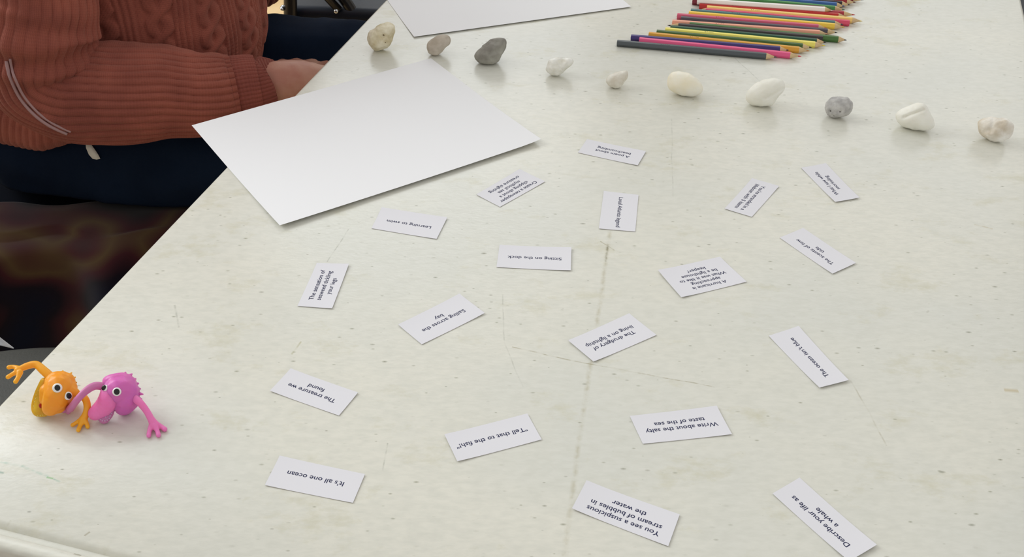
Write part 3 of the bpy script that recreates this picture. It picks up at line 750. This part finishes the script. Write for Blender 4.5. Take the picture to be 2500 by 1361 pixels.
# ------------------------------------------------------------------ folding chairs behind the table
m_blk = mat('black_enamel', (20, 20, 24), rough=.3); m_vinyl = mat('black_vinyl', (22, 28, 40), rough=.42, spec=.3, bump=.2, bump_scale=120)
m_chrome = mat('chrome', (210, 214, 220), rough=.15, metal=1)
def folding_chair(loc, rz, label, tube_m=m_blk, seat_m=m_vinyl):
    c = tag(empty('folding_chair', loc, rz), label, 'chair', 'folding chairs around the table')
    H = -FZ
    for y in (-.21, .21):
        bolt_y = y-.016 if y < 0 else y+.016
        g = sweep_geo([(-.035, y, 0.0, .0125), (-.02, y, .30, .0125), (0, y, .53, .0125), (-.05, y, .80, .0125)], 24, 12)
        mesh('back_leg', *g, tube_m, c)
        g = sweep_geo([(.02, y+(.022 if y > 0 else -.022)*0+ (.024 if y < 0 else -.024), .54, .0105), (.115, y+(.024 if y < 0 else -.024), .42, .0105), (.30, y+(.024 if y < 0 else -.024), 0.0, .0105)], 24, 12)
        mesh('front_leg', *g, tube_m, c)
        mesh('brace', *join_geo(tube_geo((-.0, y, .55), (.085, y+(.012 if y < 0 else -.012), .441), .0075)), tube_m, c)
        mesh('bolt', *ball_geo((.083, y-.004 if y < 0 else y+.004, .445), (.0045, .004, .0045), None, 2), m_chrome, c)
        mesh('bolt', *ball_geo((-.016, y-.003 if y < 0 else y+.003, .447), (.005, .010, .005), None, 2), m_chrome, c)
    g = box_geo((.19, 0, .425), (.42, .40, .035), bev=.016, seg=4); mesh('seat', *g, seat_m, c)
    g = box_geo((.19, 0, .400), (.40, .392, .014), bev=.004); mesh('seat_pan', *g, tube_m, c)
    g = box_geo((-.045, 0, .74), (.028, .42, .16), bev=.013, seg=4); mesh('backrest', *g, seat_m, c)
    g = tube_geo((.26, -.186, .10), (.26, .186, .10), .008); mesh('crossbar', *g, tube_m, c)
    g = tube_geo((-.03, -.21, .14), (-.03, .21, .14), .008); mesh('crossbar', *g, tube_m, c)
    return c
folding_chair((-.405, 2.145, FZ), math.radians(-3), 'black folding chair with glossy seat seen behind the person')
folding_chair((1.30, 2.16, FZ), math.radians(180), 'black folding chair beyond the far right edge of the table')

# chair under the person and the grey chair in the foreground
m_dark = mat('dark_chair_fabric', (10, 14, 24), rough=.95, spec=.08)
folding_chair((-.83, 1.455, FZ), math.radians(-2), 'dark folding chair that the person in the sweater sits on', seat_m=m_dark)
m_gseat = mat('grey_vinyl', (68, 69, 64), rough=.6, var=(60, 61, 57), var_scale=9, bump=.25, bump_scale=350)
m_silver = mat('silver_tube', (205, 212, 222), rough=.25, metal=.85)
gc = tag(empty('padded_chair', (-.548, .752, FZ), math.radians(14)), 'chair with dark grey padded seat under the waving orange toy', 'chair')
def round_seat(rx, ry, z0, z1, nexp=2.6, nu=64):
    V, F_ = [], []
    prof = [(.0, z0), (.90, z0), (.985, z0+.008), (1.0, (z0+z1)/2), (.985, z1-.012), (.93, z1-.004), (.75, z1), (.4, z1-.002), (0.02, z1-.003)]
    for k, z_ in prof:
        for j in range(nu):
            t = 2*math.pi*j/nu; c, s = math.cos(t), math.sin(t)
            V.append(Vector((rx*k*math.copysign(abs(c)**(2/nexp), c), ry*k*math.copysign(abs(s)**(2/nexp), s), z_)))
    for i in range(len(prof)-1):
        for j in range(nu):
            F_.append([i*nu+j, i*nu+(j+1) % nu, (i+1)*nu+(j+1) % nu, (i+1)*nu+j])
    return V, F_
mesh('seat', *round_seat(.215, .215, .405, .452), m_gseat, gc)
for sx, sy in ((1, 1), (1, -1), (-1, 1), (-1, -1)):
    mesh('leg', *tube_geo((sx*.15, sy*.15, .41), (sx*.20, sy*.19, 0), .011), m_silver, gc)
for sy in (-1, 1):
    mesh('back_post', *sweep_geo([(-.17, sy*.17, .40, .010), (-.215, sy*.175, .50, .010), (-.24, sy*.175, .80, .010)], 20, 12), m_silver, gc)
g = box_geo((-.238, 0, .74), (.03, .36, .20), bev=.014, seg=4); mesh('backrest', *g, m_gseat, gc)

# ------------------------------------------------------------------ the person
per = tag(empty('person', (-.52, 1.40, FZ)), 'seated person in a rust cable-knit sweater and dark navy jeans', 'person')
PM = wmat(per)
m_skin = mat('skin', (196, 148, 128), rough=.5, sss=.12, sssr=(1, .4, .25), sss_scale=.006, var=(176, 116, 98), var_scale=26, bump=.35, bump_scale=140, bump_dist=.0015)
def Yp(px, py, y, r): p = at_y(px, py, y); return (p.x, p.y, p.z, r)
HipN, HipF = (-.62, 1.32, .53), (-.60, 1.50, .54)
KnN, KnF = (-.13, 1.27, .53), (-.10, 1.46, .545)
handN = [Yp(650, 206, 1.245, .029), Yp(690, 204, 1.25, .030), Yp(740, 205, 1.26, .030), Yp(800, 208, 1.27, .024)]
body = [
 [(-.60, 1.40, .53, .115), (-.57, 1.40, .70, .12), (-.53, 1.40, .88, .125), (-.53, 1.40, 1.02, .11)],
 [(*HipN, .082), (-.38, 1.29, .535, .075), (*KnN, .055)], [(*KnN, .054), (-.15, 1.26, .30, .045), (-.17, 1.26, .09, .032)],
 [(*HipF, .082), (-.36, 1.47, .54, .075), (*KnF, .055)], [(*KnF, .054), (-.12, 1.48, .30, .045), (-.14, 1.48, .09, .032)],
 [(-.17, 1.26, .06, .030), (-.08, 1.25, .04, .026), (.02, 1.24, .035, .022)], [(-.14, 1.48, .06, .030), (-.05, 1.48, .04, .026), (.05, 1.48, .035, .022)],
 [(-.55, 1.22, 1.03, .05), (-.50, 1.40, 1.07, .055), (-.53, 1.58, 1.03, .05)],
 [(-.52, 1.40, 1.05, .05), (-.49, 1.40, 1.16, .046)],
 # near arm, forearm to the hand lying in the lap
 [(-.555, 1.215, 1.01, .046), Yp(110, 60, 1.20, .042), Yp(110, 205, 1.19, .036), Yp(250, 220, 1.195, .036), Yp(420, 222, 1.21, .033), Yp(600, 206, 1.235, .027), Yp(660, 206, 1.247, .028)],
 handN,
 # far arm, elbow forward, hand up at the chin
 [(-.53, 1.58, 1.01, .046), (-.43, 1.60, .86, .042), Yp(622, -72, 1.56, .036), (-.372, 1.52, .86, .031), (-.385, 1.47, 1.0, .026), (-.39, 1.46, 1.05, .028)],
]
hx = handN[-1]
for i, (dy, l) in enumerate(((-.030, .060), (-.010, .074), (.010, .078), (.029, .070))):
    a = Vector((hx[0]+.004, hx[1]+dy*.75, hx[2]-.002))
    body.append([(a.x, a.y, a.z, .0100), (a.x+l*.45, a.y+dy*.25, a.z-.004, .0092), (a.x+l*.78, a.y+dy*.3, a.z-.018, .0085), (a.x+l*.92, a.y+dy*.3, a.z-.034, .0076)])
body.append([(hx[0]-.055, hx[1]+.022, hx[2]+.004, .012), (hx[0]-.02, hx[1]+.040, hx[2]-.012, .0105), (hx[0]+.012, hx[1]+.050, hx[2]-.024, .009)])
fx = Vector((-.39, 1.46, 1.08))
for i, l in enumerate((.055, .068, .070, .060)):
    y0 = (i-1.5)*.018
    body.append([(fx.x, fx.y+y0, fx.z, .0098), (fx.x-.008, fx.y+y0, fx.z+l*.55, .009), (fx.x-.028, fx.y+y0*.9, fx.z+l*.85, .008)])
body.append([(fx.x, fx.y-.03, fx.z-.02, .011), (fx.x-.02, fx.y-.045, fx.z+.015, .0095), (fx.x-.035, fx.y-.045, fx.z+.03, .0085)])
hd = Vector((-.465, 1.40, 1.27))
ell = [(hd, .1, (.92, .76, 1.12)), (hd+Vector((.03, 0, -.055)), .07, (1, .85, .85)), (hd+Vector((.098, 0, -.01)), .014, (1.1, .9, 1.9)), (hd+Vector((.108, 0, -.026)), .012, (1, 1.2, .8)),
       (hd+Vector((.086, 0, -.062)), .018, (.7, 1.3, .45)), (hd+Vector((.0, .078, -.01)), .03, (.6, .3, 1)), (hd+Vector((.0, -.078, -.01)), .03, (.6, .3, 1)), (hd+Vector((.075, 0, .022)), .03, (.6, 1.6, .4))]
v, f = blob_mesh(body, .0042, 3, ell=ell)
v = [Vector((p.x, p.y, max(p.z, .497) if (p.x < -.24 and 1.15 < p.y < 1.7 and p.z > .40) else p.z)) for p in v]
mesh('body', v, f, m_skin, per, world=True)
m_hair = mat('grey_hair', (120, 116, 112), rough=.7, bump=.6, bump_scale=120)
v, f = blob_mesh([], .005, 2, ell=[(hd+Vector((-.018, 0, .03)), .108, (.95, .86, 1.08)), (hd+Vector((-.05, 0, -.03)), .08, (.8, 1.0, 1.0))])
mesh('hair', v, f, m_hair, per, world=True)
for sy in (-1, 1):
    e = mesh('eye', *ball_geo(hd+Vector((.076, sy*.031, .006)), (.012, .014, .011)), m_white, per, world=True)
    inv = wmat(per).inverted(); g = ball_geo(hd+Vector((.0865, sy*.031, .006)), (.003, .006, .006)); mesh('pupil', [inv @ p for p in g[0]], g[1], m_black, e)
mesh('mouth', *ball_geo(hd+Vector((.099, 0, -.062)), (.004, .022, .005)), mat('lips', (160, 90, 84), rough=.5), per, world=True)

# knitwear: real ribs and cables, fine stitches in relief
def knit_material(name, rgb, dark, su, freq=(330, 420)):
    m = bpy.data.materials.new(name); m.use_nodes = True
    nt = m.node_tree; b = nt.nodes['Principled BSDF']; L = nt.links
    uv = nt.nodes.new('ShaderNodeTexCoord')
    sp = nt.nodes.new('ShaderNodeSeparateXYZ'); L.new(uv.outputs['UV'], sp.inputs[0])
    def M(op, a, c=None):
        n = nt.nodes.new('ShaderNodeMath'); n.operation = op
        for i, x in enumerate((a, c)):
            if x is None: continue
            if isinstance(x, (int, float)): n.inputs[i].default_value = x
            else: L.new(x, n.inputs[i])
        return n.outputs[0]
    su_ = M('SINE', M('MULTIPLY', sp.outputs[0], 2*math.pi*freq[0]))
    # V-shaped stitches
    ab = M('ABSOLUTE', su_)
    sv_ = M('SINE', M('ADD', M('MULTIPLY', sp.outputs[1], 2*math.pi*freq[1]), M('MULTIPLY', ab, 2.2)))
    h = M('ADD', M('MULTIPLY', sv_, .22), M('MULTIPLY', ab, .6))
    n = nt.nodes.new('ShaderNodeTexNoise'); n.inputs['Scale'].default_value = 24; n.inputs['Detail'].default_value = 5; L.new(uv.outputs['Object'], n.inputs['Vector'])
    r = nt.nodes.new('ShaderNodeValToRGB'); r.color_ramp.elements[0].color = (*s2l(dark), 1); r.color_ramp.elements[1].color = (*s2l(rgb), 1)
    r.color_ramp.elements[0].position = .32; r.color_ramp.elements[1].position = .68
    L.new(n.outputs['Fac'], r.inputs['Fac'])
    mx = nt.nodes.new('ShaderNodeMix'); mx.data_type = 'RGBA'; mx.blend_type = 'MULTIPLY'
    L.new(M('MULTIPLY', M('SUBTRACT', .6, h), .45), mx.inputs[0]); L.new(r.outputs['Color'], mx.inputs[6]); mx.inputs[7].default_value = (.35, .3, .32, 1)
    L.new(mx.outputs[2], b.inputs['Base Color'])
    b.inputs['Roughness'].default_value = .92; b.inputs['Specular IOR Level'].default_value = .15
    b.inputs['Sheen Weight'].default_value = .25; b.inputs['Sheen Roughness'].default_value = .6
    b.inputs['Sheen Tint'].default_value = (.9, .5, .4, 1)
    bp = nt.nodes.new('ShaderNodeBump'); bp.inputs['Strength'].default_value = .5; bp.inputs['Distance'].default_value = .0007
    L.new(h, bp.inputs['Height']); L.new(bp.outputs['Normal'], b.inputs['Normal'])
    return m
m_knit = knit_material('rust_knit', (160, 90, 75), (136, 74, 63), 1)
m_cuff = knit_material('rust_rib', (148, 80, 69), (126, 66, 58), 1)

def rib(x, sharp=.55):                     # rounded ridge with a tight valley at every integer
    return abs(math.sin(math.pi*x))**sharp
def cables(du, s, per_, wid):
    """two strands crossing: du across (m) from the column centre, s along"""
    best = 0
    for ph in (0, math.pi):
        cx = math.sin(2*math.pi*s/per_+ph)*wid*.45
        q = 1-((du-cx)/(wid*.36))**2
        hgt = math.sqrt(max(0, q))*(1+.25*math.cos(2*math.pi*s/per_+ph))
        best = max(best, hgt)
    return best
def sleeve_disp(circ):
    def fn(u, s, v):
        x = u*circ
        base = .0
        k = int(u*9)
        within = (u*9) % 1.0
        if k in (1, 6):                     # smooth panel with soft cross bars
            ribs = .0022*rib(within*1, .4)+.0005*math.sin(s*2*math.pi/.030)*math.sin(math.pi*within)
        else:
            ribs = .0034*rib(within*4, .5)
        wr = noise.noise(Vector((math.cos(u*6.28)*.9, math.sin(u*6.28)*.9, s*9)))*.0075 + noise.noise(Vector((math.cos(u*6.28)*2.2+5, math.sin(u*6.28)*2.2, s*24)))*.0022
        return ribs+wr
    return fn
def wob_path(u, s): return u + .012*noise.noise(Vector((u*5, s*14, 1.7)))
# near sleeve
sl = [(-.55, 1.235, 1.03, .075), (-.550, 1.215, .92, .068), Yp(95, -40, 1.20, .061), Yp(92, 80, 1.185, .062), Yp(100, 178, 1.18, .060), Yp(165, 222, 1.18, .057), Yp(250, 228, 1.185, .0555),
      Yp(330, 230, 1.19, .0545), Yp(400, 228, 1.20, .053), Yp(480, 232, 1.21, .050), Yp(545, 227, 1.225, .0455), Yp(572, 223, 1.23, .042)]
f0 = sleeve_disp(.36)
uvs = []
g = sweep_geo(sl, 520, 420, disp=lambda u, s, v: f0(wob_path(u, s), s, v)+.0045*math.exp(-((s-.30)/.03)**2)*math.sin(s*210+3*math.cos(u*6.28)), up=Vector((0, 1, 0)), uvs=uvs)
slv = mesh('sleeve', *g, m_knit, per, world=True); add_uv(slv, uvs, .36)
cuffp = [Yp(560, 224, 1.228, .0415), Yp(575, 222, 1.23, .0418), Yp(600, 217, 1.233, .0405), Yp(628, 213, 1.238, .0385), Yp(634, 212, 1.239, .0365), Yp(632, 212, 1.239, .033)]
uvs = []
g = sweep_geo(cuffp, 60, 480, disp=lambda u, s, v: .0013*rib(u*52, .7), up=Vector((0, 1, 0)), uvs=uvs, caps=False)
inv = wmat(per).inverted()
cf = mesh('cuff', [inv @ p for p in g[0]], g[1], m_cuff, slv); add_uv(cf, uvs, .25)
# far sleeve
slf = [(-.53, 1.57, 1.04, .075), (-.47, 1.60, .92, .066), (-.40, 1.60, .78, .056), Yp(620, -74, 1.56, .054), (-.372, 1.54, .79, .050), (-.372, 1.51, .88, .048), (-.385, 1.475, .97, .042), (-.39, 1.465, 1.01, .038)]
uvs = []
g = sweep_geo(slf, 240, 240, disp=lambda u, s, v: f0(wob_path(u, s), s, v), up=Vector((0, 1, 0)), uvs=uvs)
s2 = mesh('sleeve', *g, m_knit, per, world=True); add_uv(s2, uvs, .36)
uvs = []
g = sweep_geo([(-.388, 1.467, 1.00, .036), (-.39, 1.463, 1.03, .036), (-.391, 1.461, 1.045, .033)], 24, 240, disp=lambda u, s, v: .0013*rib(u*50, .7), up=Vector((0, 1, 0)), uvs=uvs, caps=False)
c2 = mesh('cuff', [inv @ p for p in g[0]], g[1], m_cuff, s2); add_uv(c2, uvs, .25)

# sweater body
def torso_geo():
    nu, nv = 900, 330; V, F_ = [], []; UV = []
    keys = [(.565, -.575, 1.395, .200, .165), (.583, -.567, 1.39, .208, .176), (.62, -.556, 1.39, .204, .182), (.68, -.540, 1.40, .192, .176), (.78, -.535, 1.40, .182, .172),
            (.92, -.535, 1.40, .165, .185), (1.02, -.535, 1.40, .135, .19), (1.09, -.525, 1.40, .085, .12), (1.12, -.515, 1.40, .062, .062)]
    sm = catmull([(z_, x, y, a, b_) for z_, x, y, a, b_ in keys], nv)
    circ = 1.12
    for i, (z_, x, y, a, b_) in enumerate(sm):
        for j in range(nu):
            u = j/nu; t = 2*math.pi*u
            cc, ss = math.cos(t), math.sin(t)
            ex = 2/2.25
            px_, py_ = a*math.copysign(abs(cc)**ex, cc), b_*math.copysign(abs(ss)**ex, ss)
            nrm = Vector((cc/a, ss/b_, 0)).normalized()
            uu = u + .010*noise.noise(Vector((cc*2, ss*2, z_*7)))+ (z_-.6)*.03
            X_ = uu*circ; s_ = z_
            if z_ < .628:                                   # ribbed hem
                d = .0024*rib(X_/.0085, .6)-.004*math.exp(-((z_-.628)/.008)**2)
            else:
                p_ = X_ % .066
                if p_ < .034:
                    d = .0046*cables(p_-.017, s_, .062, .026)
                elif p_ < .056:
                    q = (p_-.034)/.0073
                    d = .0030*rib(q, .6)*(1+.12*math.sin(s_*2*math.pi/.0058))
                else:
                    d = .0014*abs(math.sin(math.pi*(p_-.056)/.01))
            d += .010*noise.noise(Vector((cc*1.5, ss*1.5, z_*6)))+.006*noise.noise(Vector((cc*4, ss*4+3, z_*11)))
            zo = min(.020, max(0, x+px_+.60)*.3)*max(0, min(1, (.70-z_)/.12)) if py_ < .05 else 0
            V.append(Vector((x+px_, y+py_, z_+zo))+nrm*d); UV.append((u, z_))
    for i in range(nv-1):
        for j in range(nu):
            k = (j+1) % nu; F_.append([i*nu+j, i*nu+k, (i+1)*nu+k, (i+1)*nu+j])
    return V, F_, UV
V_, F_, UV_ = torso_geo()
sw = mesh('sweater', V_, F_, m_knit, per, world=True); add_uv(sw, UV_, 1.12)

# pale raised strips imitating the rim highlight along the outside of the elbow
m_pale = mat('pale_highlight', (168, 134, 134), rough=.95)
bv = BVHTree.FromPolygons(*[[PM @ q.co for q in slv.data.vertices], [list(p.vertices) for p in slv.data.polygons]])
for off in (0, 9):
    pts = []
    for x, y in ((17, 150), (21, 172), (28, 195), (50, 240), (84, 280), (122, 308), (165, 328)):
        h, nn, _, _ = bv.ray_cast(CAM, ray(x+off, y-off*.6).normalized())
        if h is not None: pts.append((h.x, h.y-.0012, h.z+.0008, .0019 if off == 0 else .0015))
    if len(pts) > 2: mesh('edge_highlight', *sweep_geo(pts, 50, 8), m_pale, slv, world=False) if False else mesh('edge_highlight', [inv @ p for p in sweep_geo(pts, 50, 8)[0]], sweep_geo(pts, 50, 8)[1], m_pale, slv)

# jeans
m_jean = mat('navy_denim', (20, 32, 50), rough=.95, spec=.1, var=(14, 24, 40), var_scale=9, bump=.3, bump_scale=500, bump_dist=.0006)
ch = [[(-.64, 1.33, .53, .098), (-.50, 1.30, .525, .094), (-.34, 1.285, .53, .086), (-.17, 1.27, .53, .078), (-.11, 1.27, .525, .068)],
      [(-.12, 1.27, .50, .066), (-.15, 1.26, .30, .062), (-.165, 1.26, .10, .062)],
      [(-.62, 1.47, .54, .096), (-.46, 1.475, .545, .090), (-.34, 1.49, .555, .082), (-.20, 1.49, .553, .080), (-.08, 1.47, .545, .070)],
      [(-.09, 1.47, .51, .066), (-.12, 1.48, .30, .062), (-.135, 1.48, .10, .062)],
      [(-.64, 1.33, .54, .10), (-.64, 1.47, .54, .10)], [(-.60, 1.34, .56, .09), (-.60, 1.46, .56, .09)]]
V_, F_ = blob_mesh(ch, .0065, 6)
o = mesh('trousers', V_, F_, m_jean, per, world=True)
nrms = [vt.normal.copy() for vt in o.data.vertices]; newco = []
for vt, vn in zip(o.data.vertices, nrms):
    c = vt.co; n3 = noise.noise(Vector((c.x*9, c.y*22, c.z*22)))*.007 + noise.noise(Vector((c.x*26, c.y*14+4, c.z*30)))*.003
    q = c + vn*n3; wz = q.z + FZ
    lim = .492 if q.y+1.40 < 1.30 else .466
    if wz < lim and -.92 < q.x-.52 < -.24 and 1.0 < q.y+1.40 < 1.66: q.z = lim-FZ      # cloth flattened on the chair seat
    newco.extend(q)
o.data.vertices.foreach_set('co', newco); o.data.update()
m_wht = mat('white_cloth', (224, 220, 206), rough=.8)
jb = BVHTree.FromPolygons([PM @ q.co for q in o.data.vertices], [list(p.vertices) for p in o.data.polygons])
lens = [(208, 343), (214, 344), (222, 352), (232, 366), (240, 378), (245, 388), (236, 390), (226, 388), (217, 378), (210, 362)]
V_, F_ = [], []
for x, y in lens+[(223, 368)]:
    h = jb.ray_cast(CAM, ray(x, y).normalized())[0] or at_y(x, y, 1.23)
    V_.append(inv @ (h - ray(x, y).normalized()*.0035)); 
for k in range(10): V_.append(V_[k] + (inv.to_3x3() @ ray(220, 365).normalized())*.004)
for k in range(10):
    F_.append([k, (k+1) % 10, 10]); F_.append([k, 11+k, 11+(k+1) % 10, (k+1) % 10])
mesh('pocket_lining', V_, F_, m_wht, o)
m_shoe = mat('dark_shoe', (34, 32, 34), rough=.6)
for (sx, sy) in ((-.17, 1.26), (-.14, 1.48)):
    v, f = blob_mesh([[(sx-.02, sy, .06, .036), (sx+.07, sy, .052, .036), (sx+.18, sy, .045, .030), (sx+.22, sy, .042, .024)]], .005, 3)
    v = [Vector((p.x, p.y, max(p.z, FZ+.0015))) for p in v]
    mesh('shoe', v, f, m_shoe, per, world=True)

# ------------------------------------------------------------------ patterned coat draped below the thigh
def coat_material():
    m = bpy.data.materials.new('plaid_wool'); m.use_nodes = True
    nt = m.node_tree; b = nt.nodes['Principled BSDF']; L = nt.links
    tc = nt.nodes.new('ShaderNodeTexCoord')
    def ramp(scale, off, cols):
        mp = nt.nodes.new('ShaderNodeMapping'); mp.inputs['Location'].default_value = off; mp.inputs['Scale'].default_value = scale; L.new(tc.outputs['Object'], mp.inputs[0])
        n = nt.nodes.new('ShaderNodeTexNoise'); n.inputs['Scale'].default_value = 1; n.inputs['Detail'].default_value = 1.2; L.new(mp.outputs[0], n.inputs['Vector'])
        r = nt.nodes.new('ShaderNodeValToRGB'); r.color_ramp.elements[0].position = cols[0][0]; r.color_ramp.elements[1].position = cols[-1][0]
        r.color_ramp.elements[0].color = (*s2l(cols[0][1]), 1); r.color_ramp.elements[1].color = (*s2l(cols[-1][1]), 1)
        for p, c in cols[1:-1]:
            e = r.color_ramp.elements.new(p); e.color = (*s2l(c), 1)
        L.new(n.outputs['Fac'], r.inputs[0]); return r.outputs[0]
    c1 = ramp((7, 7, 9), (2.2, .4, .9), [(.34, (5, 13, 34)), (.43, (18, 11, 22)), (.50, (58, 24, 29)), (.56, (78, 60, 38)), (.61, (62, 30, 30)), (.70, (16, 12, 22))])
    L.new(c1, b.inputs['Base Color']); b.inputs['Roughness'].default_value = .95; b.inputs['Specular IOR Level'].default_value = .1
    b.inputs['Sheen Weight'].default_value = .15
    return m
m_coat = coat_material()
def coat():
    nx, nz = 90, 70; V, F_ = [], []
    prof = [(1.250, .474), (1.215, .480), (1.175, .476), (1.14, .46), (1.12, .41), (1.11, .34), (1.10, .27), (1.09, .18), (1.08, .09), (1.06, .035)]
    sm = catmull(prof, nz)
    for sd in (0, 1):
        for i, (y, z_) in enumerate(sm):
            for j in range(nx):
                u = j/(nx-1); x0 = -.72-.33*min(1, max(0, (i-22)/16)); x = x0+(-.28-x0)*u
                fold = .022*math.sin(x*34+2.2*noise.noise(Vector((x*6, i*.03, 0))))*min(1, i/30)
                fold += .016*noise.noise(Vector((x*12, i*.07, 2)))
                V.append(Vector((x, y-fold-.01-(.0 if sd == 0 else -.004), max(FZ+.004, z_+.018*noise.noise(Vector((x*9, i*.05, 7)))*(1 if i > 14 else .2)+(.004 if sd == 0 else 0)))))
    o2 = nx*nz
    for i in range(nz-1):
        for j in range(nx-1):
            a = i*nx+j; F_.append([a, a+nx, a+nx+1, a+1]); F_.append([o2+a, o2+a+1, o2+a+nx+1, o2+a+nx])
    for i in range(nz-1):
        for a in (i*nx, i*nx+nx-1): F_.append([a, a+nx, o2+a+nx, o2+a])
    for j in range(nx-1):
        for a in (j, (nz-1)*nx+j): F_.append([a, a+1, o2+a+1, o2+a])
    return V, F_
v, f = coat()
co = tag(mesh('coat', v, f, m_coat, origin=(-.57, 1.12, FZ)), 'dark burgundy and gold patterned coat hanging below the seated thigh', 'coat')

m_lining = mat('pale_lining', (226, 226, 224), rough=.8, var=(190, 200, 214), var_scale=22)
V_, F_ = [], []
n_ = 14
for sd in (0, .0016):
    for i in range(n_):
        for j in range(n_):
            a, b_ = i/(n_-1), j/(n_-1)
            # from the hem of the coat to a point lying at the back edge of the grey seat
            px_ = -90+124*b_*(.35+.65*a); py_ = 788+62*a-(1-b_)*30
            p = at_y(px_, py_, 1.055-.03*a+.004*math.sin(7*b_)); V_.append(p-Vector((0, sd, 0)))
k_ = n_*n_
for i in range(n_-1):
    for j in range(n_-1):
        a = i*n_+j; F_.append([a, a+1, a+n_+1, a+n_]); F_.append([k_+a, k_+a+n_, k_+a+n_+1, k_+a+1])
for i in range(n_-1):
    for a, c in ((i*n_, (i+1)*n_), (i*n_+n_-1, (i+1)*n_+n_-1), (i, i+1), ((n_-1)*n_+i, (n_-1)*n_+i+1)): F_.append([a, c, k_+c, k_+a])
mesh('lining', V_, F_, m_lining, co, world=True)
